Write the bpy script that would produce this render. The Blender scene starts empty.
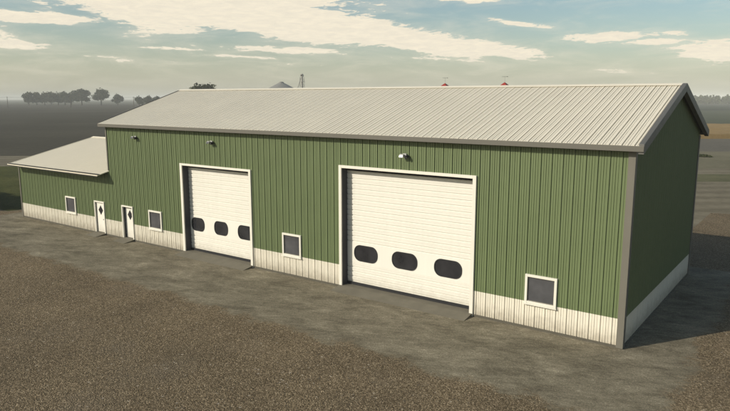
import bpy, math, random
from mathutils import Vector, noise as mnoise
R = math.radians
scene = bpy.context.scene
COL = scene.collection

# ------------------------------------------------------------------ helpers
class MB:
    """collects geometry for ONE mesh object"""
    def __init__(self): self.v = []; self.f = []
    def face(self, pts):
        i = len(self.v); self.v.extend([tuple(p) for p in pts]); self.f.append(tuple(range(i, i+len(pts))))
    def box(self, x0, y0, z0, x1, y1, z1):
        self.hexa([(x0,y0,z0),(x1,y0,z0),(x1,y1,z0),(x0,y1,z0),(x0,y0,z1),(x1,y0,z1),(x1,y1,z1),(x0,y1,z1)])
    def hexa(self, p):
        i = len(self.v); self.v.extend(p)
        for q in ((0,3,2,1),(4,5,6,7),(0,1,5,4),(1,2,6,5),(2,3,7,6),(3,0,4,7)):
            self.f.append(tuple(i+k for k in q))
    def prism(self, poly, vec):
        """poly (3D points) swept by vec"""
        n = len(poly); i = len(self.v)
        self.v.extend([tuple(p) for p in poly]); self.v.extend([tuple(Vector(p)+Vector(vec)) for p in poly])
        self.f.append(tuple(i+k for k in reversed(range(n)))); self.f.append(tuple(i+n+k for k in range(n)))
        for k in range(n):
            l = (k+1) % n; self.f.append((i+k, i+l, i+n+l, i+n+k))
    def tube(self, a, b, r0, r1=None, n=8):
        r1 = r0 if r1 is None else r1
        a = Vector(a); b = Vector(b); d = (b-a).normalized()
        u = d.orthogonal().normalized(); w = d.cross(u); i = len(self.v)
        for c, r in ((a, r0), (b, r1)):
            for k in range(n):
                t = 2*math.pi*k/n; self.v.append(tuple(c + u*(r*math.cos(t)) + w*(r*math.sin(t))))
        for k in range(n):
            l = (k+1) % n; self.f.append((i+k, i+l, i+n+l, i+n+k))
        self.f.append(tuple(i+k for k in reversed(range(n)))); self.f.append(tuple(i+n+k for k in range(n)))
    def lathe(self, prof, c, n=24):
        i = len(self.v); c = Vector(c)
        for r, z in prof:
            for k in range(n):
                t = 2*math.pi*k/n; self.v.append((c.x+r*math.cos(t), c.y+r*math.sin(t), c.z+z))
        for j in range(len(prof)-1):
            for k in range(n):
                l = (k+1) % n; a = i+j*n; b = a+n
                self.f.append((a+k, a+l, b+l, b+k))
    def build(self, name, mat, parent=None, bevel=0, smooth=False, fixn=True):
        me = bpy.data.meshes.new(name); me.from_pydata(self.v, [], self.f); me.update()
        if fixn:
            import bmesh
            bm = bmesh.new(); bm.from_mesh(me); bmesh.ops.recalc_face_normals(bm, faces=bm.faces); bm.to_mesh(me); bm.free()
        if smooth:
            for p in me.polygons: p.use_smooth = True
        o = bpy.data.objects.new(name, me); COL.objects.link(o)
        if mat: me.materials.append(mat)
        if parent: o.parent = parent; o.matrix_parent_inverse = parent.matrix_world.inverted() if False else o.matrix_parent_inverse
        if bevel:
            m = o.modifiers.new('bevel', 'BEVEL'); m.width = bevel; m.segments = 2; m.limit_method = 'ANGLE'
        return o

def tag(o, label, cat, group=None, kind=None):
    o['label'] = label; o['category'] = cat
    if group: o['group'] = group
    if kind: o['kind'] = kind
    return o
def structure(o): o['kind'] = 'structure'; return o
def empty(name, loc=(0,0,0)):
    o = bpy.data.objects.new(name, None); o.location = loc; COL.objects.link(o); o.empty_display_size = .5; return o
def copy_tree(o, parent=None):
    c = o.copy(); COL.objects.link(c); c.parent = parent
    for ch in [x for x in bpy.data.objects if x.parent == o]: copy_tree(ch, c)
    return c

# ------------------------------------------------------------------ material helpers
class NT:
    def __init__(self, tree): self.t = tree; self.n = tree.nodes; self.l = tree.links
    def add(self, typ, **kw):
        n = self.n.new(typ)
        for k, v in kw.items():
            if k == 'op': n.operation = v
            else: setattr(n, k, v)
        return n
    def sock(self, s, v):
        if hasattr(v, 'node') or isinstance(v, bpy.types.NodeSocket): self.l.new(v, s)
        else: s.default_value = v
    def math(self, op, a, b=0.0, c=None, clamp=False):
        n = self.add('ShaderNodeMath', op=op); n.use_clamp = clamp
        self.sock(n.inputs[0], a)
        self.sock(n.inputs[1], b)
        if c is not None: self.sock(n.inputs[2], c)
        return n.outputs[0]
    def noise(self, vec, scale, detail=4, rough=.55, dist=0.0):
        n = self.add('ShaderNodeTexNoise'); self.l.new(vec, n.inputs['Vector'])
        n.inputs['Scale'].default_value = scale; n.inputs['Detail'].default_value = detail
        n.inputs['Roughness'].default_value = rough; n.inputs['Distortion'].default_value = dist
        return n.outputs['Fac']
    def mapping(self, vec, scale=(1,1,1), rot=(0,0,0), loc=(0,0,0)):
        n = self.add('ShaderNodeMapping'); self.l.new(vec, n.inputs['Vector'])
        n.inputs['Scale'].default_value = scale; n.inputs['Rotation'].default_value = rot; n.inputs['Location'].default_value = loc
        return n.outputs[0]
    def ramp(self, fac, stops, interp='LINEAR'):
        n = self.add('ShaderNodeValToRGB'); cr = n.color_ramp; cr.interpolation = interp
        while len(cr.elements) < len(stops): cr.elements.new(.5)
        for e, (p, c) in zip(cr.elements, stops):
            e.position = p; e.color = (c, c, c, 1) if isinstance(c, (int, float)) else (*c, 1)
        self.l.new(fac, n.inputs[0]); return n.outputs[0]
    def mix(self, fac, a, b, blend='MIX'):
        n = self.add('ShaderNodeMix'); n.data_type = 'RGBA'; n.blend_type = blend
        self.sock(n.inputs[0], fac)
        self.sock(n.inputs[6], (*a, 1) if isinstance(a, tuple) and len(a) == 3 else a)
        self.sock(n.inputs[7], (*b, 1) if isinstance(b, tuple) and len(b) == 3 else b)
        return n.outputs[2]
    def smooth(self, v, a, b):
        n = self.add('ShaderNodeMapRange'); n.interpolation_type = 'SMOOTHSTEP'
        self.l.new(v, n.inputs[0]); n.inputs[1].default_value = a; n.inputs[2].default_value = b
        return n.outputs[0]

def newmat(name):
    m = bpy.data.materials.new(name); m.use_nodes = True; t = NT(m.node_tree)
    b = t.n['Principled BSDF']; tc = t.add('ShaderNodeTexCoord')
    return m, t, b, tc.outputs['Object']

def paint(name, col, rough=.5, var=.10, streak=.0, dirt=0.0, dirtcol=(.16,.13,.09), metallic=0.0, spec=.35, vscale=.8, bump=0.0):
    """painted or coated surface with uneven wear; dirt splashed up from the ground"""
    m, t, b, P = newmat(name)
    n1 = t.noise(P, vscale, 5, .6)
    v = t.math('MULTIPLY_ADD', n1, 2*var, 1-var)
    if streak:
        n2 = t.noise(t.mapping(P, (5, 5, .25)), 1.0, 3, .6)
        v = t.math('MULTIPLY', v, t.math('MULTIPLY_ADD', n2, 2*streak, 1-streak))
    c = t.mix(1.0, col, t.add('ShaderNodeCombineColor').outputs[0], 'MULTIPLY')
    cc = c.node.inputs[7].links[0].from_node
    for k in range(3): t.l.new(v, cc.inputs[k])
    if dirt:
        sx = t.add('ShaderNodeSeparateXYZ'); t.l.new(P, sx.inputs[0])
        nz = t.noise(P, 3.0, 4, .65)
        h = t.math('ADD', sx.outputs[2], t.math('MULTIPLY', nz, -.9))
        d = t.math('MULTIPLY', t.math('SUBTRACT', 1.0, t.smooth(h, -.45, .35)), dirt)
        c = t.mix(d, c, dirtcol)
    t.l.new(c, b.inputs['Base Color'])
    t.l.new(t.math('MULTIPLY_ADD', t.noise(P, 2.5, 3), .2, rough-.1), b.inputs['Roughness'])
    b.inputs['Metallic'].default_value = metallic; b.inputs['Specular IOR Level'].default_value = spec
    if bump:
        bn = t.add('ShaderNodeBump'); bn.inputs['Strength'].default_value = bump; bn.inputs['Distance'].default_value = .02
        t.l.new(t.noise(P, 1.4, 2), bn.inputs['Height']); t.l.new(bn.outputs[0], b.inputs['Normal'])
    return m

def plain(name, col, rough=.6, spec=.4, var=.12, vs=6.0):
    return paint(name, col, rough, var, vscale=vs, spec=spec)

def gravel_color(t, P):
    vo = t.add('ShaderNodeTexVoronoi'); t.l.new(P, vo.inputs['Vector']); vo.inputs['Scale'].default_value = 25
    vo2 = t.add('ShaderNodeTexVoronoi'); t.l.new(P, vo2.inputs['Vector']); vo2.inputs['Scale'].default_value = 41
    s1 = t.add('ShaderNodeSeparateColor'); t.l.new(vo.outputs['Color'], s1.inputs[0])
    s2 = t.add('ShaderNodeSeparateColor'); t.l.new(vo2.outputs['Color'], s2.inputs[0])
    f = t.math('ADD', t.math('MULTIPLY', s1.outputs[0], .55), t.math('MULTIPLY', s2.outputs[1], .45))
    f = t.math('ADD', f, t.math('MULTIPLY_ADD', t.noise(P, 9, 5, .7), .7, -.35))
    c = t.ramp(f, [(.0, (.038,.029,.017)), (.38, (.094,.070,.041)), (.62, (.158,.120,.074)), (.86, (.27,.21,.137)), (1.0, (.44,.36,.25))])
    big = t.math('MULTIPLY_ADD', t.noise(t.mapping(P, (.5,.5,.5), (0,0,.6)), .55, 5, .6), .9, .55)
    cc = t.add('ShaderNodeCombineColor')
    for k in range(3): t.l.new(big, cc.inputs[k])
    c = t.mix(1.0, c, cc.outputs[0], 'MULTIPLY')
    # patches where the gravel is mixed with pale dusty earth
    dust = t.smooth(t.noise(P, .22, 5, .62), .52, .72)
    c = t.mix(t.math('MULTIPLY', dust, .35), c, (.15,.125,.092))
    vo3 = t.add('ShaderNodeTexVoronoi'); t.l.new(P, vo3.inputs['Vector']); vo3.inputs['Scale'].default_value = 8.5
    s3 = t.add('ShaderNodeSeparateColor'); t.l.new(vo3.outputs['Color'], s3.inputs[0])
    st_ = t.math('MULTIPLY', t.math('GREATER_THAN', s3.outputs[0], .90), t.math('LESS_THAN', vo3.outputs['Distance'], t.math('MULTIPLY_ADD', s3.outputs[1], .25, .15)))
    c = t.mix(t.math('MULTIPLY', st_, .75), c, t.ramp(s3.outputs[2], [(0, (.06,.05,.04)), (.5, (.20,.17,.13)), (1, (.36,.31,.245))]))
    hgt = t.math('ADD', t.math('SUBTRACT', .5, vo.outputs['Distance']), t.math('MULTIPLY', t.noise(P, 30, 3), .5))
    return c, hgt

def gravel_mat():
    m, t, b, P = newmat('brown_gravel')
    c, h = gravel_color(t, P)
    t.l.new(c, b.inputs['Base Color']); b.inputs['Roughness'].default_value = .95; b.inputs['Specular IOR Level'].default_value = .15
    bn = t.add('ShaderNodeBump'); bn.inputs['Strength'].default_value = .75; bn.inputs['Distance'].default_value = .035
    t.l.new(h, bn.inputs['Height']); t.l.new(bn.outputs[0], b.inputs['Normal'])
    return m

def apron_mat():
    """trodden grey-brown hardstanding whose outer rim is broken up by the gravel"""
    m, t, b, P = newmat('packed_earth_apron')
    g, gh = gravel_color(t, P)
    Q = t.mapping(P, (1,1,1), (0,0,R(-18)))
    n1 = t.noise(t.mapping(Q, (.55,1.1,1)), .9, 6, .62, .6)
    n2 = t.noise(t.mapping(Q, (1,2.2,1)), 2.4, 6, .68, .4)
    n3 = t.noise(P, 26, 4, .7)
    f = t.math('ADD', t.math('MULTIPLY', n1, .60), t.math('MULTIPLY', n2, .40))
    f = t.math('ADD', f, t.math('MULTIPLY_ADD', n3, .34, -.17))
    e = t.ramp(f, [(.30, (.060,.050,.034)), (.44, (.128,.111,.078)), (.57, (.195,.171,.123)), (.70, (.30,.263,.193))])
    gv = t.add('ShaderNodeTexVoronoi'); t.l.new(P, gv.inputs['Vector']); gv.inputs['Scale'].default_value = 30
    gs = t.add('ShaderNodeSeparateColor'); t.l.new(gv.outputs['Color'], gs.inputs[0])
    gcol = t.ramp(gs.outputs[0], [(0, .62), (.5, 1.0), (.85, 1.12), (1, 1.6)])
    e = t.mix(.75, e, gcol, 'MULTIPLY')
    sx = t.add('ShaderNodeSeparateXYZ'); t.l.new(P, sx.inputs[0])
    x, y = sx.outputs[0], sx.outputs[1]
    wob = t.math('ADD', t.math('MULTIPLY_ADD', t.noise(P, .55, 4, .6), 2.6, -1.3), t.math('MULTIPLY_ADD', t.noise(P, 5, 5, .75), 1.7, -.85))
    d1 = t.math('ADD', y, 5.75)                                  # front rim
    slant = t.math('SUBTRACT', 2.25, x)                          # right rim
    d = t.math('MINIMUM', d1, t.math('MULTIPLY', slant, 1.2))
    k = t.smooth(t.math('ADD', d, wob), -.35, .30)
    c = t.mix(k, g, e)
    t.l.new(c, b.inputs['Base Color']); b.inputs['Roughness'].default_value = .93; b.inputs['Specular IOR Level'].default_value = .15
    bn = t.add('ShaderNodeBump'); bn.inputs['Strength'].default_value = .55; bn.inputs['Distance'].default_value = .03
    hh = t.add('ShaderNodeMix'); hh.data_type = 'FLOAT'
    t.l.new(k, hh.inputs[0]); t.l.new(gh, hh.inputs[2]); t.l.new(t.math('MULTIPLY', t.math('ADD', n2, t.math('MULTIPLY', n3, .6)), .6), hh.inputs[3])
    t.l.new(hh.outputs[0], bn.inputs['Height']); t.l.new(bn.outputs[0], b.inputs['Normal'])
    return m

def field(name, stops, scale=.05, rows=None, fine=2.0, bump=.4):
    m, t, b, P = newmat(name)
    f = t.math('ADD', t.math('MULTIPLY', t.noise(P, scale, 6, .62), .6), t.math('MULTIPLY', t.noise(P, fine, 4, .7), .4))
    if rows:
        ang, per, amp = rows
        sx = t.add('ShaderNodeSeparateXYZ'); t.l.new(t.mapping(P, (1,1,1), (0,0,ang)), sx.inputs[0])
        w = t.math('SINE', t.math('MULTIPLY', sx.outputs[0], 2*math.pi/per))
        f = t.math('ADD', f, t.math('MULTIPLY', w, amp))
    c = t.ramp(f, stops); t.l.new(c, b.inputs['Base Color'])
    b.inputs['Roughness'].default_value = .95; b.inputs['Specular IOR Level'].default_value = .1
    bn = t.add('ShaderNodeBump'); bn.inputs['Strength'].default_value = bump; bn.inputs['Distance'].default_value = .15
    t.l.new(t.noise(P, fine, 4, .7), bn.inputs['Height']); t.l.new(bn.outputs[0], b.inputs['Normal'])
    return m

def leaf_mat(name, dark, light):
    m, t, b, P = newmat(name)
    f = t.math('ADD', t.math('MULTIPLY', t.noise(P, .35, 3), .6), t.math('MULTIPLY', t.noise(P, 2.5, 3), .4))
    t.l.new(t.ramp(f, [(.35, dark), (.65, light)]), b.inputs['Base Color'])
    b.inputs['Roughness'].default_value = .8; b.inputs['Specular IOR Level'].default_value = .2
    return m

M = {}
M['green'] = paint('green_siding', (.116,.149,.068), .5, .10, .12, .3, (.12,.10,.07))
M['cream'] = paint('cream_siding', (.64,.60,.51), .5, .08, .12, .55, (.22,.18,.125))
M['roof'] = paint('cream_roof_sheet', (.615,.57,.475), .45, .09, .0, vscale=.5)
M['annexroof'] = paint('cream_annex_roof_sheet', (.66,.60,.48), .5, .05, 0, vscale=.6)
M['white'] = paint('cream_white_paint', (.65,.62,.55), .5, .05, .05)
M['doorpaint'] = paint('door_panel_paint', (.68,.655,.595), .45, .05, .05, .4, (.28,.24,.18))
M['grey'] = paint('grey_trim', (.135,.126,.105), .5, .10, .08)
M['fascia'] = paint('eave_trim', (.112,.105,.089), .5, .08, .0)
M['rake'] = paint('rake_trim', (.105,.102,.094), .5, .08)
M['dark'] = plain('dark_rubber', (.022,.022,.024), .8, .2)
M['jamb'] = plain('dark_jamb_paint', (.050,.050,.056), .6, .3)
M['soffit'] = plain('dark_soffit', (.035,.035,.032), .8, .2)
M['concrete'] = paint('sill_concrete', (.125,.113,.086), .9, .30, 0, vscale=1.6, bump=.5)
M['footing'] = paint('footing_concrete', (.085,.077,.06), .9, .25, 0, vscale=3)
M['steel'] = plain('dull_steel', (.32,.32,.31), .45, .5)
M['lamp'] = plain('lamp_housing', (.34,.33,.30), .5, .4)
M['lens'] = plain('dark_lamp_glass', (.03,.03,.034), .2, .6)
M['red'] = plain('red_tin', (.26,.026,.018), .5)
M['redwall'] = plain('red_barn_boards', (.24,.03,.02), .8)
M['galv'] = paint('galvanised_steel', (.22,.215,.20), .55, .12, .1, metallic=.2)
M['bark'] = plain('bark', (.06,.048,.036), .9, .1, .3)
M['pole'] = plain('weathered_pole', (.10,.085,.065), .9, .1, .3)
M['leaf'] = leaf_mat('tree_leaves', (.022,.028,.011), (.055,.066,.024))
M['added_hedge'] = leaf_mat('added_hedge_leaves', (.03,.045,.015), (.06,.085,.03))
def glass_mat(name, c0, c1):
    m, t, b, P = newmat(name)
    t.l.new(t.ramp(t.noise(P, 1.2, 3), [(.35, c0), (.65, c1)]), b.inputs['Base Color'])
    b.inputs['Roughness'].default_value = .12; b.inputs['Specular IOR Level'].default_value = .5
    return m
M['pane'] = glass_mat('dusty_window_pane', (.050,.050,.055), (.080,.080,.086))
M['doorglass'] = glass_mat('smoked_door_glass', (.014,.014,.017), (.030,.030,.034))

# ------------------------------------------------------------------ camera
CX, CY, CZ = 5.693, -23.762, 9.2
YAW, PITCH = .6358, .1668
cam = bpy.data.objects.new('camera', bpy.data.cameras.new('camera')); COL.objects.link(cam)
cam.location = (CX, CY, CZ); cam.rotation_euler = (math.pi/2-PITCH, 0, YAW)
cam.data.sensor_width = 36; cam.data.lens = 36*638.07/730; cam.data.clip_end = 20000; cam.data.clip_start = .1
scene.camera = cam
VX, VY = -math.sin(YAW), math.cos(YAW)          # view heading on the ground
def st(s, d):                                   # lateral, forward metres -> ground x, y
    return (CX + d*VX + s*VY, CY + d*VY - s*VX)
def pix(x, d, y=None):
    """ground point at forward distance d in the direction of the photograph's column x; z if y is given"""
    k = d*math.cos(PITCH)+0*d
    s = (x-365)/638.07*(d*math.cos(PITCH)+CZ*math.sin(PITCH))
    p = st(s, d)
    if y is None: return p
    return (*p, CZ + (98-y)/638.07*d)

# ------------------------------------------------------------------ light and sky
sd = Vector((-.966, -1.51, 1.0)).normalized()
EL = math.asin(sd.z); AZ = math.atan2(sd.x, sd.y)
sun = bpy.data.objects.new('sun', bpy.data.lights.new('sun', 'SUN')); COL.objects.link(sun)
sun.data.energy = 4.6; sun.data.angle = R(.5); sun.data.color = (1, .93, .79)
sun.rotation_euler = (-sd).to_track_quat('-Z', 'Y').to_euler()
sun.location = (-20, -40, 30)

w = bpy.data.worlds.new('World'); scene.world = w; w.use_nodes = True
t = NT(w.node_tree); t.n.clear()
out = t.add('ShaderNodeOutputWorld')
sky = t.add('ShaderNodeTexSky'); sky.sky_type = 'NISHITA'; sky.sun_disc = False
sky.sun_elevation = EL; sky.sun_rotation = AZ % (2*math.pi)
sky.air_density = 1.0; sky.dust_density = 1.6; sky.ozone_density = 1.0; sky.altitude = 0
tint = t.mix(1.0, sky.outputs[0], (.99, 1.03, .935), 'MULTIPLY')
bg = t.add('ShaderNodeBackground'); t.l.new(tint, bg.inputs[0]); bg.inputs[1].default_value = .112
tc = t.add('ShaderNodeTexCoord'); sp = t.add('ShaderNodeSeparateXYZ'); t.l.new(tc.outputs['Generated'], sp.inputs[0])
# heading and elevation of the sky direction (degrees)
az = t.math('MULTIPLY', t.math('ARCTAN2', sp.outputs[0], sp.outputs[1]), 180/math.pi)
el = t.math('MULTIPLY', t.math('ARCSINE', sp.outputs[2]), 180/math.pi)
cv = t.add('ShaderNodeCombineXYZ'); t.l.new(az, cv.inputs[0]); t.l.new(t.math('MULTIPLY', el, 5.0), cv.inputs[1])
P = cv.outputs[0]
nA = t.noise(P, .16, 8, .62, .5); nB = t.noise(t.mapping(P, (1,1,1), loc=(31,7,0)), .62, 9, .72, .5)
# cloud banks: heading, elevation, half-length, half-height (degrees), tilt, weight
def cl(x, y, rx, ry, tilt=0.0, wgt=1.0):
    a = -36.43 + math.degrees(math.atan((x-365)/638.07)); e = math.degrees(math.atan((98-y)/638.07*math.cos(math.radians(a+36.43))))
    return (a, e, rx/638.07*57.3, ry/638.07*57.3, tilt, wgt)
banks = [cl(200,0,150,34,.03,1.2), cl(300,26,140,19,.10,1.2), cl(420,44,105,13,.13,1.0), cl(500,54,60,8,.08,.9),
         cl(45,21,70,7,.0,.95), cl(15,46,50,5,.03,.8), cl(275,51,110,5,.03,.75), cl(455,2,38,6,.1,.9), cl(510,26,42,4,.16,.75),
         cl(595,40,50,7,-.02,.85), cl(650,36,40,4,.02,.6), cl(640,44,36,4,.0,.75), cl(730,52,60,12,-.03,.95), cl(390,63,90,5,.0,.45), cl(610,71,120,5,.0,.4),
         cl(120,62,110,5,.0,.45),cl(175,50,45,2.5,.03,.75),cl(240,58,70,2.5,.04,.62),cl(90,57,60,2,.03,.55),cl(430,60,60,3,.05,.62),cl(310,66,80,3,.02,.55), cl(-180,30,150,18,.0,1.), cl(930,30,120,14,.0,.9), cl(720,67,40,5,0,.55)]
dens = None
for a, e, rx, ry, tilt, wgt in banks:
    du = t.math('SUBTRACT', az, a); dv = t.math('ADD', t.math('SUBTRACT', el, e), t.math('MULTIPLY', du, tilt))
    q = t.math('ADD', t.math('POWER', t.math('ABSOLUTE', t.math('DIVIDE', du, rx)), 2.0), t.math('POWER', t.math('ABSOLUTE', t.math('DIVIDE', dv, ry)), 2.0))
    g = t.math('MULTIPLY', t.math('EXPONENT', t.math('MULTIPLY', q, -.9)), wgt)
    dens = g if dens is None else t.math('MAXIMUM', dens, g)
nz = t.math('ADD', t.math('MULTIPLY', nA, .75), t.math('MULTIPLY', nB, .55))
d2 = t.math('ADD', dens, t.math('MULTIPLY_ADD', nz, 1.75, -1.20))
cover = t.smooth(d2, .42, .56)
veil = t.math('MULTIPLY', t.smooth(t.math('ADD', nA, t.math('MULTIPLY', dens, .3)), .45, .8), .30)
cover = t.math('MAXIMUM', cover, veil)
cover = t.math('MULTIPLY', cover, t.math('MULTIPLY', t.smooth(el, .4, 3.0), t.math('SUBTRACT', 1.0, t.smooth(el, 11, 16))))
low = t.math('MULTIPLY', t.math('SUBTRACT', 1.0, t.smooth(el, -.5, 7.5)), t.math('MULTIPLY_ADD', nA, .6, .34))
ccol = t.mix(t.smooth(nB, .3, .7), (.96,.87,.69), (.84,.77,.63))
mist = t.add('ShaderNodeBackground'); mist.inputs[0].default_value = (.66,.635,.51,1); mist.inputs[1].default_value = 1.0
m0 = t.add('ShaderNodeMixShader'); t.l.new(low, m0.inputs[0]); t.l.new(bg.outputs[0], m0.inputs[1]); t.l.new(mist.outputs[0], m0.inputs[2])
cb = t.add('ShaderNodeBackground'); t.l.new(ccol, cb.inputs[0]); cb.inputs[1].default_value = 1.0
ms = t.add('ShaderNodeMixShader'); t.l.new(cover, ms.inputs[0]); t.l.new(m0.outputs[0], ms.inputs[1]); t.l.new(cb.outputs[0], ms.inputs[2])
t.l.new(ms.outputs[0], out.inputs[0])

vs = scene.view_settings; vs.view_transform = 'Standard'; vs.look = 'None'; vs.exposure = 0.0; vs.gamma = 1; vs.use_curve_mapping = False

# ------------------------------------------------------------------ ground and fields
def sheet(name, pts, z, mat, kind='structure'):
    mb = MB(); mb.face([(x, y, z) for x, y in pts]); o = mb.build(name, mat); o['kind'] = kind; return o
S = 4200
base = field('dry_soil', [(.3, (.095,.082,.058)), (.5, (.145,.127,.09)), (.7, (.20,.178,.13))], .06, rows=(math.atan2(-.804,-.594), 3.4, .07), fine=1.2)
sheet('ground', [(-S,-S),(S,-S),(S,S),(-S,S)], -.004, base)
M['gravel'] = gravel_mat(); M['apron'] = apron_mat()
yard = [(-46.5,-40),(40,-40),(40,24),(24,40),(-2,34),(-2,14.2),(-47.2,14.2),(-48.6,.3),(-60,.1),(-75,-6),(-80,-40)]
sheet('gravel_yard', yard, 0.0, M['gravel'])
sheet('apron', [(-47.4,-8.2),(-30,-8.6),(-10,-8.8),(4.6,-8.8),(4.6,2.5),(3.0,14.5),(-47.4,14.5)], .004, M['apron'])
grassm = field('rough_grass', [(.3, (.026,.030,.008)), (.5, (.056,.060,.017)), (.7, (.094,.090,.032))], .12, fine=1.6, bump=.8)
sheet('grass_verge', [st(-160,87), st(-30,87), (-47.35,14.3), (-48.8,.45), (-60,.3), (-75,-5.5), (-110,-6)], .003, grassm)
plow = field('plowed_soil', [(.3, (.029,.025,.018)), (.5, (.05,.045,.033)), (.7, (.074,.066,.05))], .02, rows=(R(20), 3.0, .05), fine=.8)
sheet('plowed_field', [st(-1300,103), st(0,103), st(0,960), st(-1300,960)], .004, plow)
sheet('stubble_field', [st(-2600,960.5), st(0,960.5), st(0,2300), st(-2600,2300)], .008, field('stubble', [(.3, (.05,.05,.034)), (.7, (.085,.08,.055))], .008, fine=.3))
# right-hand strips
sheet('dry_meadow', [st(10,84), st(160,84), st(160,111), st(10,111)], .004, field('dry_meadow_soil', [(.3, (.085,.08,.05)), (.7, (.165,.148,.10))], .07, fine=1.0))
sheet('field_road', [st(10,111.5), st(260,111.5), st(260,146), st(10,146)], .006, field('grey_field_soil', [(.3, (.075,.068,.056)), (.7, (.12,.11,.09))], .05, fine=.8))
sheet('meadow', [st(10,212), st(700,212), st(700,480), st(10,480)], .004, field('pale_meadow', [(.3, (.035,.044,.027)), (.7, (.068,.075,.046))], .03, rows=(R(60), 18, .06), fine=.5))
sheet('green_field', [st(10,481), st(1600,481), st(1600,2300), st(10,2300)], .008, field('dark_green_crop', [(.3, (.013,.018,.012)), (.7, (.026,.034,.022))], .006, fine=.3))
sheet('green_strip', [st(8,71), st(90,70), st(90,77.5), st(8,78)], .008, field('strip_grass', [(.3, (.06,.062,.03)), (.7, (.125,.118,.066))], .2, fine=1.2))

# ripe grain: a standing crop with a ragged top
rnd = random.Random(3)
mb = MB(); nx, ny = 90, 26
def wp(i, j, z): return (*st(10+i*230/nx, 147+j*64/ny), z)
hts = {(i, j): .8 + .28*rnd.random() for i in range(nx+1) for j in range(ny+1)}
for i in range(nx):
    for j in range(ny):
        mb.face([wp(i,j,hts[i,j]), wp(i+1,j,hts[i+1,j]), wp(i+1,j+1,hts[i+1,j+1]), wp(i,j+1,hts[i,j+1])])
for i in range(nx):
    for j in (0, ny): mb.face([wp(i,j,0), wp(i+1,j,0), wp(i+1,j,hts[i+1,j]), wp(i,j,hts[i,j])])
for j in range(ny):
    for i in (0, nx): mb.face([wp(i,j,0), wp(i,j+1,0), wp(i,j+1,hts[i,j+1]), wp(i,j,hts[i,j])])
wh = mb.build('grain_crop', field('ripe_grain', [(.3, (.165,.108,.045)), (.7, (.27,.185,.08))], .05, fine=.9))
tag(wh, 'strip of ripe golden grain standing beyond the right gable', 'crop', kind='stuff')

# ------------------------------------------------------------------ the shed
L, D, RY = 32.93, 12.75, 6.375
XA = -45.23
ZE, OE, OX, SL = 7.575, .33, .37, (9.78-7.575)/6.705
def zroof(y): return ZE + SL*(OE + min(y, D-y))
ZA, OA, SA = 4.22, .83, .240
def zannex(y): return ZA + SA*(OA + min(y, D-y))

za_ = lambda y: ZA + SA*(OA+y)
PER = .43
PROF = [(0,0),(.010,.017),(.030,.017),(.036,0),(.040,-.022),(.068,-.022),(.074,0),(.125,0),(.131,.009),(.146,.009),(.152,0),(.157,-.006),(.165,0),(.215,0),(.221,.012),(.240,.012),(.246,0),(.252,-.010),(.262,0),(.320,0),(.326,.009),(.341,.009),(.347,0),(.352,-.006),(.360,0),(.43,0)]
ROOFPROF = [(0,0),(.010,.010),(.030,.010),(.036,0),(.038,-.034),(.072,-.034),(.074,0),(.135,0),(.138,-.011),(.152,-.011),(.156,0),(.210,0),(.216,.008),(.236,.008),(.242,0),(.244,-.018),(.262,-.018),(.265,0),(.325,0),(.328,-.011),(.342,-.011),(.346,0),(.43,0)]
def prof_points(u0, u1, prof=None):
    pts = []; k = math.floor(u0/PER)-1
    while k*PER <= u1:
        for a, h in (prof or PROF)[:-1]:
            u = k*PER+a; pts.append((u, h))
        k += 1
    return pts
def prof_at(pts, u):
    for (a, h), (b, g) in zip(pts, pts[1:]):
        if a <= u <= b: return h if b == a else h+(g-h)*(u-a)/(b-a)
    return 0
def ribbed(mb, u0, u1, z0, ztop, openings, place, amp=1.0):
    """ribbed sheet metal between u0 and u1 with openings cut out; place(u, out, z) -> point"""
    pts = prof_points(u0, u1)
    us = {u0, u1} | {p[0] for p in pts if u0 < p[0] < u1}
    for a, b, c, d in openings:
        for x in (a, b):
            if u0 < x < u1: us.add(x)
    us.add(RY) if u0 < RY < u1 else None
    us = sorted(us)
    for a, b in zip(us, us[1:]):
        m = (a+b)/2; iv = [(z0, None)]
        for (oa, ob, oz0, oz1) in sorted(openings, key=lambda o: o[2]):
            if oa < m < ob:
                lo, hi = iv.pop(); 
                if oz0 > lo + 1e-4: iv.append((lo, oz0))
                iv.append((oz1, None))
        ha, hb = prof_at(pts, a)*amp, prof_at(pts, b)*amp
        for lo, hi in iv:
            ta = ztop(a) if hi is None else min(hi, ztop(a)); tb = ztop(b) if hi is None else min(hi, ztop(b))
            if ta <= lo and tb <= lo: continue
            ta = max(ta, lo); tb = max(tb, lo)
            mb.face([place(a,ha,lo), place(b,hb,lo), place(b,hb,tb), place(a,ha,ta)])

shed = empty('machine_shed', (-20, 6, 0))
def part(mb, name, mat, parent=None, bevel=0, smooth=False):
    """part given in world coordinates, parented to the shed (or to a part of it)"""
    parent = parent or shed
    off = Vector((0,0,0)); p = parent
    while p: off += Vector(p.location); p = p.parent
    mb.v = [tuple(Vector(v)-off) for v in mb.v]
    return mb.build(name, mat, parent, bevel, smooth)
tag(shed, 'long green metal machine shed with cream roof, two overhead doors and lower annex', 'shed')

ZB = 1.13; Z0 = .10
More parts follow.
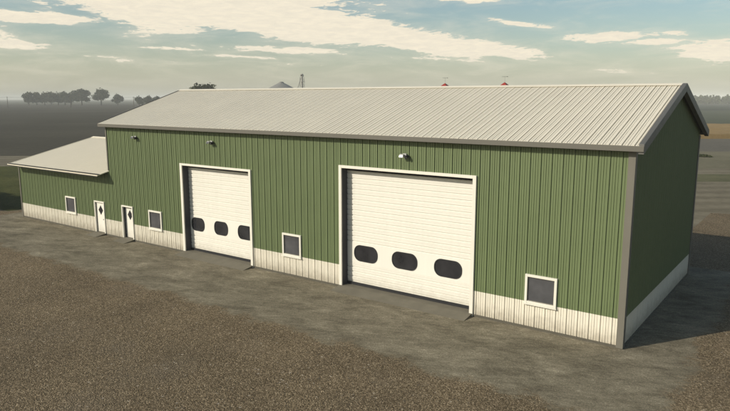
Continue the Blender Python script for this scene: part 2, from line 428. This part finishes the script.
# openings in the front: x0, x1, z0, z1
big = [(-25.20,-19.58,.0,5.30,-25.39,-19.42,5.42), (-13.20,-6.26,.0,5.92,-13.36,-6.10,6.05)]
ents = [(-34.80,-33.78,.0,2.20), (-31.57,-30.52,.0,2.20)]
wins = [(-38.60,-37.28), (-28.73,-27.42), (-17.18,-15.88), (-3.82,-2.52)]
WZ0, WZ1 = 1.07, 2.27
ops = [(a,b,c,d) for a,b,c,d,*_ in big] + ents + [(a+.08,b-.08,WZ0+.08,WZ1-.08) for a,b in wins]
fr = lambda u, o, z: (u, -o, z)
rt = lambda u, o, z: (o, u, z)
bk = lambda u, o, z: (u, D+o, z)
lf = lambda X: (lambda u, o, z: (X-o, u, z))
def wall_pair(place, u0, u1, ztop, openings, amp=1.0, low=True):
    g = MB(); ribbed(g, u0, u1, ZB+.002 if low else Z0, ztop, openings, place, amp)
    part(g, 'wall_siding', M['green'])
    if low:
        c = MB(); ribbed(c, u0, u1, Z0, lambda u: ZB, openings, place, amp); part(c, 'wainscot', M['cream'])
# one run of siding on the front: main body and annex
g = MB(); ribbed(g, -L, 0, ZB+.002, lambda u: ZE-.10, ops, fr); ribbed(g, XA, -L, ZB+.002, lambda u: za_(0)-.07, ops, fr)
part(g, 'wall_siding', M['green'])
c = MB(); ribbed(c, XA, 0, Z0, lambda u: ZB, ops, fr); part(c, 'wainscot', M['cream'])
wall_pair(rt, 0, D, lambda y: zroof(y)-.10, [])
g = MB(); ribbed(g, -L, 0, ZB+.002, lambda u: ZE-.10, [], bk); ribbed(g, XA, -L, ZB+.002, lambda u: za_(0)-.07, [], bk); part(g, 'wall_siding', M['green'])
c = MB(); ribbed(c, XA, 0, Z0, lambda u: ZB, [], bk); part(c, 'wainscot', M['cream'])
wall_pair(lf(XA), 0, D, lambda y: zannex(y)-.08, [])
g = MB(); ribbed(g, 0, D, 3.6, lambda y: zroof(y)-.10, [], lf(-L)); part(g, 'wall_siding', M['green'])

# footing: a low concrete edge, broken at the doors
f = MB(); xs = [XA-.02]
for a, b in sorted([(o[0], o[1]) for o in big]+[(e[0], e[1]) for e in ents]):
    xs += [a-.1, b+.1]
xs.append(.02)
for a, b in zip(xs[::2], xs[1::2]): f.box(a, -.035, -.1, b, .30, Z0)
f.box(-.28, .30, -.1, .02, D-.30, Z0); f.box(XA-.02, D-.30, -.1, .02, D+.02, Z0); f.box(XA-.02, .30, -.1, XA+.28, D-.30, Z0)
part(f, 'footing', M['footing'])
# corner trims
def corner(x0, x1, y0, y1, z0, z1, mat): 
    m = MB(); m.box(x0, y0, z0, x1, y1, z1); part(m, 'corner_trim', mat, bevel=.008)
corner(-.20, .055, -.055, .20, .02, ZE-.24, M['grey']); corner(-.20, .055, D-.20, D+.055, .02, ZE-.24, M['grey'])
corner(-L-.055, -L+.05, -.055, .07, ZA+.25, ZE-.24, M['grey'])
corner(XA-.055, XA+.07, -.055, .07, .02, za_(0)-.10, M['grey'])

# roofs
def roof(name, x0, x1, ye, z_of, ystart, mat, thick=.07, amp=1.0):
    mb = MB(); pts = prof_points(x0, x1, ROOFPROF)
    us = sorted({x0, x1} | {p[0] for p in pts if x0 < p[0] < x1})
    hs = [prof_at(pts, u)*amp for u in us]
    for side in (0, 1):
        yy = lambda y: y if side == 0 else D-y
        for (a, ha), (b, hb) in zip(zip(us, hs), zip(us[1:], hs[1:])):
            ya, yb = ystart(a), ystart(b)
            p = [(a, yy(ya), z_of(ya)+ha), (b, yy(yb), z_of(yb)+hb), (b, RY, z_of(RY)+hb), (a, RY, z_of(RY)+ha)]
            q = [(v[0], v[1], zz-thick) for v, zz in zip(p, (z_of(ya), z_of(yb), z_of(RY), z_of(RY)))]
            mb.face(p); mb.face(q[::-1]); mb.face([p[0], p[1], q[1], q[0]])
            if a == us[0]: mb.face([p[0], q[0], q[3], p[3]])
            if b == us[-1]: mb.face([p[1], p[2], q[2], q[1]])
    # ridge capping
    zz = z_of(RY)
    cap = [(-.22, -.22*SL+.045), (0, .055), (.22, -.22*SL+.045), (.22, -.22*SL+.03), (0, .04), (-.22, -.22*SL+.03)]
    mb.prism([(x0, RY+a, zz+b) for a, b in cap], (x1-x0, 0, 0))
    return part(mb, name, mat)
zr_ = lambda y: ZE + SL*(OE+y)
rf = roof('roof', -L-OX, OX-.17, OE, zr_, lambda x: -OE, M['roof'])
ar = roof('annex_roof', XA-.06, -L-.045, OA, za_, lambda x: -OA, M['annexroof'], thick=.05, amp=.35)
# eave fascia (box gutter) front and back
for y0, y1 in ((-OE-.06, -OE+.10), (D+OE-.10, D+OE+.06)):
    m = MB(); m.box(-L-OX+.02, y0, ZE-.215, OX+.002, y1, ZE-.012); part(m, 'gutter', M['fascia'], bevel=.012)
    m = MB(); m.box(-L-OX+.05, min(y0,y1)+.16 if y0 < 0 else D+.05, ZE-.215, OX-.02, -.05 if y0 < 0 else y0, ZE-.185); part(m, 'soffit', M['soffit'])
m = MB(); m.box(XA-.02, -OA+.05, za_(-.05)-.16, -L-.07, -.05, za_(-.05)-.13)
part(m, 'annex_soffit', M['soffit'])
m = MB(); m.box(XA-.05, -OA-.012, ZA-.11, -L-.05, -OA+.03, ZA-.052); part(m, 'annex_shade_fascia', M['soffit'])  # eave shadow band put into the dark colour of this thin strip
# rake trims on the gables
def rake(x0, x1, z_of, ye, drop, lift, mat, mono=None):
    for side in (0, 1):
        yy = lambda y: y if side == 0 else D-y
        m = MB(); pts = []
        for y, dz in ((-ye, lift), (RY, lift), (RY, -drop), (-ye, -drop)):
            pts.append((x0, yy(y), z_of(y)+dz))
        m.prism(pts, (x1-x0, 0, 0)); part(m, 'rake_trim', mat, bevel=.01)
rake(OX-.19, OX, zr_, OE, .30, .052, M['rake'])
rake(-L-OX-.012, -L-OX+.03, zr_, OE, .16, .045, M['rake'])
rake(XA-.09, XA-.062, za_, OA, .06, .030, M['annexroof'])
for xa, xb in ((.05, OX-.2), (-L-OX+.05, -L-.06)):
    m = MB()
    for side in (0, 1):
        yy = lambda y: y if side == 0 else D-y
        m.prism([(xa, yy(0), zr_(0)-.2), (xa, yy(RY), zr_(RY)-.2), (xa, yy(RY), zr_(RY)-.17), (xa, yy(0), zr_(0)-.17)], (xb-xa, 0, 0))
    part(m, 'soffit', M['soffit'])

# overhead doors
REC = .40
for n_, (a, b, z0, z1, oa, ob, oz) in enumerate(big):
    m = MB()                                                    # dark jambs and head of the recess
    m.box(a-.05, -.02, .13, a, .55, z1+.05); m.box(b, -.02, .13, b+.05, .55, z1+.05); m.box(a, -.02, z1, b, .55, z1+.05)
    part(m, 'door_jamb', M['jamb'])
    m = MB(); y0, y1 = -.085, -.045
    for (p, q) in ((oa, a), (b, ob)): m.box(p, -.085, .0, q, .01, oz)
    m.box(a, -.083, z1, b, .01, oz-.001)
    part(m, 'door_frame', M['white'], bevel=.006)
    # sectional leaf: ribs run across, a smooth band carries the windows
    m = MB(); zs = [(.30, .0)]; z = .30; wz0, wz1 = 1.24, 2.30
    def ribs(za, zb, k):
        h = (zb-za)/k; r = []
        for i in range(k):
            s = za+i*h
            r += [(s+.002, .0), (s+.010, -.032), (s+.036, -.032), (s+.048, .004), (s+h*.45, .010), (s+h*.5, -.002), (s+h*.55, .010), (s+h-.012, .018), (s+h-.004, .0)]
        return r
    pr = [(.27, 0)] + ribs(.30, wz0, 4) + [(wz0+.01, .012), (wz1-.01, .012)] + ribs(wz1, z1-.03, round((z1-wz1)/.255)) + [(z1+.04, 0)]
    for (p, h), (q, g) in zip(pr, pr[1:]):
        m.face([(a, REC-h, p), (b, REC-h, p), (b, REC-g, q), (a, REC-g, q)])
    m.box(a, REC+.03, .27, b, REC+.06, z1+.04)
    leaf = part(m, 'overhead_door', M['doorpaint'])
    leaf['label'] = ['smaller overhead door of cream ribbed panels with three dark windows', 'larger overhead door of cream ribbed panels with three dark windows'][n_]
    wd = (1.13, 1.36)[n_]; cs = ((-24.50,-22.46,-20.46), (-12.08,-9.86,-7.58))[n_]
    for cxx in cs:
        def outline(w_, h_, r_, k=7):
            o = []
            for sx, sz, a0 in ((1,-1,-90),(1,1,0),(-1,1,90),(-1,-1,180)):
                for i in range(k):
                    t_ = R(a0+90*i/(k-1)); rx_ = w_*.25; o.append((cxx+sx*(w_/2-rx_)+rx_*math.cos(t_), 1.77+sz*(h_/2-r_)+r_*math.sin(t_)))
            return o
        m = MB(); oo, ii = outline(wd+.03, .80, .36), outline(wd-.05, .72, .325); yb = REC-.012
        for k in range(len(oo)):
            l = (k+1) % len(oo)
            m.face([(oo[k][0], yb-.03, oo[k][1]), (oo[l][0], yb-.03, oo[l][1]), (ii[l][0], yb-.03, ii[l][1]), (ii[k][0], yb-.03, ii[k][1])])
            m.face([(oo[k][0], yb+.01, oo[k][1]), (oo[l][0], yb+.01, oo[l][1]), (oo[l][0], yb-.03, oo[l][1]), (oo[k][0], yb-.03, oo[k][1])])
            m.face([(ii[k][0], yb-.008, ii[k][1]), (ii[l][0], yb-.008, ii[l][1]), (ii[l][0], yb-.03, ii[l][1]), (ii[k][0], yb-.03, ii[k][1])])
        gm = MB(); gm.face([(x, yb-.010, z) for x, z in ii])
        pane = part(gm, 'window', M['doorglass'], leaf)
        fo = part(m, 'window_gasket', M['dark'], leaf)
    m = MB(); m.box(a, REC-.05, .135, b, REC+.05, .27); part(m, 'bottom_seal', M['dark'], leaf)
    m = MB(); m.box(a, REC-.14, z1-.13, b, REC+.02, z1+.03); part(m, 'head_seal', M['dark'], leaf)
    m = MB(); m.prism([(a-.14, -.80, -.02), (a-.14, -.80, .012), (a-.14, -.10, .132), (a-.14, .62, .134), (a-.14, .62, -.02)], (b-a+.28, 0, 0))
    part(m, 'door_ramp', M['concrete'])

# entry doors
for n_, (a, b, z0, z1) in enumerate(ents):
    rec = (.05, .15)[n_]
    m = MB(); m.box(a-.09, -.075, .05, a, .02, z1+.09); m.box(b, -.075, .05, b+.09, .02, z1+.09); m.box(a, -.073, z1, b, .02, z1+.089)
    part(m, 'door_frame', M['white'], bevel=.005)
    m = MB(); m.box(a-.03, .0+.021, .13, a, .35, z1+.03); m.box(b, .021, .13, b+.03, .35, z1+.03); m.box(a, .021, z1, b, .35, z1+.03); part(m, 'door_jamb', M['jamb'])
    m = MB(); m.box(a+(.02, .02)[n_], rec, .14, b-.015, rec+.05, z1-.02)
    leaf = part(m, 'entry_door', M['doorpaint'], bevel=.006)
    leaf['label'] = ['cream entry door with diamond pane under the low annex roof', 'cream entry door with diamond pane set back in the tall wall'][n_]
    xc, zc = (a+b)/2, 1.66
    m = MB(); m.prism([(xc-.27, rec+.004, zc), (xc, rec+.004, zc-.34), (xc+.27, rec+.004, zc), (xc, rec+.004, zc+.34)], (0, -.012, 0)); part(m, 'window', M['doorglass'], leaf)
    m = MB()
    m.tube((b-.13, rec+.002, 1.05), (b-.13, rec-.05, 1.05), .018); m.tube((b-.13, rec-.045, 1.05), (b-.13, rec-.10, 1.05), .045, .038, 12)
    part(m, 'knob', M['steel'], leaf)
    for z in (.4, 1.15, 1.9):
        m = MB(); m.box(a-.01, rec-.012, z-.05, a+.05, rec-.001, z+.05); part(m, 'hinge', M['steel'], leaf)
    m = MB(); m.prism([(a-.1, -.82, -.02), (a-.1, -.82, .01), (a-.1, -.08, .128), (a-.1, .40, .13), (a-.1, .40, -.02)], (b-a+.2, 0, 0)); part(m, 'door_ramp', M['concrete'])

# windows
for a, b in wins:
    fw = .10
    p = MB(); p.face([(a+fw-.01, -.012, WZ0+fw-.01), (b-fw+.01, -.012, WZ0+fw-.01), (b-fw+.01, -.012, WZ1-fw+.01), (a+fw-.01, -.012, WZ1-fw+.01)])
    win = part(p, 'window', M['pane'])
    m = MB(); m.box(a, -.085, WZ0, a+fw, .02, WZ1); m.box(b-fw, -.085, WZ0, b, .02, WZ1)
    m.box(a+fw, -.083, WZ1-fw, b-fw, .02, WZ1-.001); m.box(a+fw, -.083, WZ0+.001, b-fw, .02, WZ0+fw)
    part(m, 'window_frame', M['white'], win, bevel=.006)
    m = MB(); m.box(a-.02, -.115, WZ0-.045, b+.02, -.04, WZ0-.002); part(m, 'sill', M['white'], win, bevel=.005)
    m = MB(); i = fw+.03
    m.box(a+fw, -.035, WZ0+fw, a+i, -.013, WZ1-fw); m.box(b-i, -.035, WZ0+fw, b-fw, -.013, WZ1-fw); m.box(a+i, -.035, WZ1-i, b-i, -.013, WZ1-fw-.001); m.box(a+i, -.035, WZ0+fw+.001, b-i, -.013, WZ0+i)
    part(m, 'sash', M['grey'], win)

# wall floodlights
for x, z in ((-29.67,6.78), (-22.50,6.76), (-9.62,6.70)):
    m = MB(); m.box(x-.09, -.07, z-.09, x+.09, -.035, z+.09); m.tube((x, -.06, z), (x, -.17, z+.02), .028)
    fl = part(m, 'floodlight', M['steel'], bevel=.006)
    m = MB(); s_, c_ = math.sin(R(35)), math.cos(R(35))
    def hd(px, py, pz):
        px, py, pz = px*.64, py*.64, pz*.60
        return (x+px-.05, -.24 - py*c_ + pz*s_*.5, z+.02 - py*s_ + pz*c_)
    A = [hd(-.17,-.08,-.08), hd(.17,-.08,-.08), hd(.17,.10,-.11), hd(-.17,.10,-.11), hd(-.17,-.08,.07), hd(.17,-.08,.07), hd(.17,.10,.12), hd(-.17,.10,.12)]
    m.hexa(A); part(m, 'lamp_head', M['steel'], fl, bevel=.012)
    m = MB(); m.hexa([hd(-.14,.10,-.09), hd(.14,.10,-.09), hd(.14,.112,-.09), hd(-.14,.112,-.09), hd(-.14,.10,.10), hd(.14,.10,.10), hd(.14,.112,.10), hd(-.14,.112,.10)])
    part(m, 'lens', M['lens'], fl)
    m = MB(); m.tube((x+.17, -.06, z-.02), (x+.17, -.26, z-.06),   .06, .07, 12); m.tube((x+.09, -.055, z), (x+.17, -.062, z-.01), .03); part(m, 'motion_sensor', M['dark'], fl)

# ------------------------------------------------------------------ red barn behind, only its cupolas clear the ridge
barn = empty('red_barn', (-29, 44, 0))
def bpart(mb, name, mat, parent=None):
    return part(mb, name, mat, parent or barn)
bx0, bx1, by0, by1, bze, bzr = -37.5, -21.5, 39.0, 50.0, 6.0, 10.2
m = MB(); m.prism([(bx0,by0,0),(bx0,by1,0),(bx0,by1,bze),(bx0,(by0+by1)/2,bzr-.1),(bx0,by0,bze)], (bx1-bx0,0,0)); bpart(m, 'wall', M['redwall'])
m = MB(); yc = (by0+by1)/2
for s in (-1, 1):
    m.prism([(bx0-.4,yc,bzr),(bx0-.4,yc+s*6.0,bze-.35),(bx0-.4,yc+s*6.0,bze-.22),(bx0-.4,yc,bzr+.14)], (bx1-bx0+.8,0,0))
bpart(m, 'roof', M['galv'])
m = MB(); m.box(-31,by0-.05,0,-27.5,by0+.02,3.6); bpart(m, 'door', M['white'])
tag(barn, 'red barn with two small red cupolas and weather vanes behind the shed ridge', 'barn')
for px in (443.2, 501.3):
    d_ = 72.0
    for _ in range(30):                                          # slide along the sight line until it meets the barn's ridge
        q = pix(px, d_); d_ += (yc - q[1])*.8
    x = q[0]; zb_ = bzr+.02
    m = MB(); m.box(x-.30, yc-.30, zb_-.2, x+.30, yc+.30, zb_+.34); cu = bpart(m, 'cupola', M['redwall'])
    zt = zb_+.34
    m = MB(); pts = [(x-.46,yc-.46,zt),(x+.46,yc-.46,zt),(x+.46,yc+.46,zt),(x-.46,yc+.46,zt)]
    top = (x, yc, zt+.42)
    for k in range(4): m.face([pts[k], pts[(k+1)%4], top])
    m.face(pts[::-1]); bpart(m, 'cupola_roof', M['red'], cu)
    m = MB(); m.tube((x,yc,zt+.38),(x,yc,zt+1.08),.007,n=5); m.tube((x-.3,yc-.1,zt+1.02),(x+.3,yc+.1,zt+1.02),.012,n=5)
    m.prism([(x+.20,yc+.06,zt+1.06),(x+.32,yc+.10,zt+1.06),(x+.29,yc+.09,zt+.98)], (.0,.012,0)); bpart(m, 'weather_vane', M['dark'], cu)

# ------------------------------------------------------------------ far grain bin and elevator
bx, by = pix(282, 400); gb = empty('grain_bin', (bx, by, 0)); tag(gb, 'hazy grey grain bin with conical roof just clearing the shed ridge', 'grain bin')
m = MB(); pr = []; z = 0
while z < 14.9: pr += [(7.9, z), (7.97, z+.2)]; z += .4
m.lathe(pr, (0,0,0), 40); m.build('bin_wall', M['galv'], gb)
m = MB(); m.lathe([(8.3,14.9),(8.3,15.1),(4.6,17.0),(1.5,18.55),(1.5,18.9),(.8,19.2),(0,19.25)], (0,0,0), 40); rfb = m.build('bin_roof', M['galv'], gb)
ex, ey = pix(302.6, 400); ge = empty('grain_elevator', (ex, ey, 0)); tag(ge, 'slender grain elevator leg with slanting spout beside the far bin', 'grain elevator')
m = MB(); m.box(-.45,-.35,0,-.05,.35,22.5); m.box(.1,-.35,0,.5,.35,22.5); m.build('leg', M['galv'], ge)
m = MB(); m.box(-.7,-.5,22.3,.75,.5,23.4); m.tube((0,-.5,23.3),(0,.5,23.3),.72,n=12); m.build('head', M['galv'], ge)
m = MB(); m.tube((-.5,0,22.6),(-2.0,-2.0,15.0),.18); m.tube((-2.0,-2.0,15.0),(-5,-6,14.0),.18); m.build('spout', M['galv'], ge)
m = MB()
for z in range(2, 22, 3): m.tube((-1.1,-.8,z),(1.1,.8,z+3),.07,n=5); m.tube((1.1,.8,z),(-1.1,-.8,z+3),.07,n=5)
m.tube((-1.1,-.8,0),(-1.1,-.8,22),.1,n=5); m.tube((1.1,.8,0),(1.1,.8,22),.1,n=5); m.box(-.9,-.9,19.0,1.6,.9,19.2); m.build('brace', M['galv'], ge)

# ------------------------------------------------------------------ trees
def make_tree(seed, h, cw, base, blobs, leaf=.75, n=1500, stem=.28):
    """trunk with limbs and a crown of leaf clumps; blobs = (x, y, z, rx, rz) in crown"""
    rn = random.Random(seed)
    root = empty('broadleaf_tree')
    tr = MB(); tr.tube((0,0,-.2),(0,0,base),stem*1.25,stem*.95,9); tr.tube((0,0,base),(.1,.05,h*.75),stem*.95,stem*.2,8)
    for (x,y,z,rx,rz) in blobs: tr.tube((0,0,min(z-rz*.5, base+ (z-base)*.4)),(x,y,z),stem*.5,stem*.12,6)
    tr.build('trunk', M['bark'], root)
    cr = MB(); tot = sum(b[3]**2*b[4] for b in blobs)
    for (x,y,z,rx,rz) in blobs:
        k = int(n*rx*rx*rz/tot)
        for _ in range(k):
            d = Vector((rn.gauss(0,1), rn.gauss(0,1), rn.gauss(0,1))).normalized()*(rn.random()**.45)
            jag = .82+.36*mnoise.noise(Vector((d.x*2.2+seed, d.y*2.2, d.z*2.2+x)))
            c = Vector((x+d.x*rx*jag, y+d.y*rx*jag, z+d.z*rz*jag))
            nr = Vector((rn.gauss(0,1), rn.gauss(0,1), rn.gauss(.5,1))).normalized()
            u = nr.orthogonal().normalized(); v_ = nr.cross(u); s = leaf*rn.uniform(.55,1.2)*.5
            a0 = rn.random()*6.28; q = []
            for j in range(5):
                aa = a0+j*1.2566; q.append(c+u*(s*math.cos(aa)*rn.uniform(.7,1.25))+v_*(s*math.sin(aa)*rn.uniform(.7,1.25)))
            cr.face(q)
    cr.build('crown', M['leaf'], root, fixn=False)
    return root
def rblobs(seed, h, base, w, k):
    rn = random.Random(seed); r = [(0,0,base+(h-base)*.55, w*.34, (h-base)*.45)]
    for i in range(k):
        a = 6.28*i/k+rn.random(); z = base+(h-base)*rn.uniform(.28,.78); rr = w*.5*rn.uniform(.45,.72)*(1.05-abs((z-base)/(h-base)-.45))
        r.append((rr*math.cos(a), rr*math.sin(a), z, w*rn.uniform(.16,.25), (h-base)*rn.uniform(.16,.26)))
    return r
protos = {
 'wide': make_tree(1, 16.5, 17, 2.4, rblobs(1, 17, 1.4, 19, 12), 1.05, 4200, .5),
 'open': make_tree(2, 16.5, 16, 4.0, rblobs(5, 17, 3.4, 17, 10), 1.0, 2900, .5),
 'small': make_tree(3, 12, 8, 1.0, rblobs(9, 12.5, -.6, 10.5, 8), .95, 2000, .3),
 'round': make_tree(4, 11.5, 9, 1.2, rblobs(14, 12, -.3, 11, 8), .95, 2000, .3),
}
used = set()
def plant(kind, px, d, scale, rot, label, group='trees on the plowed field'):
    o = protos[kind] if kind not in used else copy_tree(protos[kind]); used.add(kind)
    x, y = pix(px, d); o.location = (x, y, 0); o.scale = (scale*1.04, scale*1.04, scale*.9); o.rotation_euler = (0,0,rot)
    tag(o, label, 'tree', group); return o
row = 'tree in the dense row of small trees left of the two big field trees'
T = [('small',29,855.5,1.68,.3,'first small tree at the open left end of the far tree row'),
     ('small',37,864.2,1.68,1.9,'second small tree from the open end of the far tree row'),
     ('round',45,870,1.68,.6,'third tree of the far row, rounded, counted from its open end'),
     ('small',51.5,861.3,1.71,3.1,'fourth small tree, in the middle of the far tree row'),
     ('round',58.5,872.9,1.71,2.2,'fifth tree of the far row, rounded, between two narrower ones'),
     ('small',65,865.65,1.75,4.4,'sixth tree of the far row, second before the biggest crown'),
     ('round',71.5,874.35,1.75,5.0,'last tree of the far row, touching the biggest crown'),
     ('wide',82,848.25,1.48,.5,'biggest tree of the far row, wide dome crown at its right end'),
     ('open',101.5,848.25,1.48,1.1,'large lone tree with bare trunk right of the far tree row'),
     ('round',118,870,1.47,1.2,'smaller rounded tree just right of the large lone tree'),
     ('round',139.5,754,1.15,3.0,'small tree right of the second utility pole, left of the shed roof'),
     ('round',149,732.25,1.20,4.1,'small dark tree half hidden behind the sloping shed roof edge'),
     ('small',157,725,1.12,.9,'small tree barely showing above the sloping shed roof edge'),
     ('wide',200,330,1.15,2.0,'broad tree crown just clearing the left end of the shed ridge'),
     ('round',257,330,1.22,2.6,'tiny tree top just clearing the shed ridge left of the grain bin')]
for a in T: plant(*a)

# far wood on the right skyline: one mass
rn = random.Random(11); mb = MB()
for k in range(640):
    s = 380+rn.random()*620; d = 960+rn.random()*90; h = rn.uniform(9.5,14.5); wd = rn.uniform(5,9)
    x, y = st(s, d)
    for _ in range(46):
        v = Vector((rn.gauss(0,1), rn.gauss(0,1), rn.gauss(0,1))).normalized()*(rn.random()**.4)
        c = Vector((x+v.x*wd*.6, y+v.y*wd*.6, h*.52+v.z*h*.5)); nr = Vector((rn.gauss(0,1), rn.gauss(0,1), rn.gauss(.4,1))).normalized()
        u = nr.orthogonal().normalized(); w_ = nr.cross(u); z = rn.uniform(.8,1.7)
        mb.face([c+u*z, c+w_*z, c-u*z, c-w_*z])
wood = mb.build('far_wood', M['leaf'], fixn=False); tag(wood, 'far hazy line of woodland along the right horizon', 'wood', kind='stuff')

# low leaves added in place of a dark shadow streak on the right strip
def leaf_clump(name, x, y, rx, ry, h, n, size, mat, seed):
    rn = random.Random(seed); mb = MB()
    for _ in range(n):
        v = Vector((rn.gauss(0,1), rn.gauss(0,1), abs(rn.gauss(0,1)))).normalized()*(rn.random()**.4)
        c = Vector((v.x*rx, v.y*ry, v.z*h+.05)); nr = Vector((rn.gauss(0,1), rn.gauss(0,1), rn.gauss(.4,1))).normalized()
        u = nr.orthogonal().normalized(); w_ = nr.cross(u); z = size*rn.uniform(.6,1.3)
        mb.face([c+u*z, c+w_*z, c-u*z, c-w_*z])
    o = mb.build(name, mat, fixn=False); o.location = (x, y, 0); return o
x, y = pix(703, 101)
tag(leaf_clump('shadow_streak_leaves', x, y, 1.5, .7, .38, 420, .09, M['leaf'], 4), 'low dark leaves added for a shadow streak right of the gable', 'leaf_clump')

# utility poles with a wire along the far field
pp = []
for px, lab in ((8, 'far utility pole at the left edge of the skyline'), (71, 'far utility pole hidden among the tree row'), (134, 'far utility pole right of the two big field trees')):
    x, y = pix(px, 640); pr_ = empty('utility_pole', (x, y, 0)); tag(pr_, lab, 'utility pole', 'utility poles along the far field')
    m = MB(); m.tube((0,0,-.3),(0,0,10.6),.30,.22,8); m.build('post', M['pole'], pr_)
    m = MB(); m.box(-.8,-.09,9.9,.8,.09,10.15); m.build('crossarm', M['pole'], pr_); pp.append(Vector((x,y,10.3)))
m = MB()
ext = [pp[0]+(pp[0]-pp[1])]+pp+[pp[2]+(pp[2]-pp[1])]
for a, b in zip(ext, ext[1:]):
    prev = a
    for k in range(1, 9):
        q = a.lerp(b, k/8); q = Vector((q.x, q.y, q.z - 3.2*(k/8)*(1-k/8))); m.tube(prev, q, .05, n=5); prev = q
wi = m.build('power_line', M['dark']); tag(wi, 'thin overhead wire strung between the far utility poles', 'wire')

# unseen hedgerow added left of the yard to shade the grass beside the annex
rn = random.Random(21); mb = MB()
for _ in range(9000):
    x = rn.uniform(-72, -50.5); y = rn.gauss(0,.38)-.75; h = 3.35+.45*mnoise.noise(Vector((x*.6,0,0)))+.2*rn.random()
    c = Vector((x, y, .1+h*rn.random()**.8)); nr = Vector((rn.gauss(0,1), rn.gauss(0,1), rn.gauss(.3,1))).normalized()
    u = nr.orthogonal().normalized(); w_ = nr.cross(u); z = .19*rn.uniform(.6,1.4)
    mb.face([c+u*z, c+w_*z, c-u*z, c-w_*z])
hd_ = empty('added_hedge', (-60,-.75,0)); tag(hd_, 'added hedgerow out of view that shades the grass left of the annex', 'added_hedge')
part(mb, 'foliage', M['added_hedge'], hd_).data.update()
m = MB()
for k in range(28): m.tube((-71.5+k*.79,-.75,-.1),(-71.4+k*.79,-.7,2.6),.05,.015,6)
part(m, 'stems', M['bark'], hd_)

# ------------------------------------------------------------------ air
m = MB(); m.box(-4500,-4500,-1.2,4500,4500,25.5)
hz = m.build('haze', None); hz['kind'] = 'stuff'; hz['label'] = 'thin pale haze lying over the fields'; hz['category'] = 'haze'
hm = bpy.data.materials.new('thin_haze'); hm.use_nodes = True; t = NT(hm.node_tree); t.n.clear()
o_ = t.add('ShaderNodeOutputMaterial'); pv = t.add('ShaderNodeVolumePrincipled')
pv.inputs['Color'].default_value = (.97,.98,.95,1); pv.inputs['Density'].default_value = .00033; pv.inputs['Anisotropy'].default_value = -.2
t.l.new(pv.outputs[0], o_.inputs['Volume']); hz.data.materials.append(hm)
scene.cycles.volume_bounces = 1
scene.cycles.max_bounces = 6
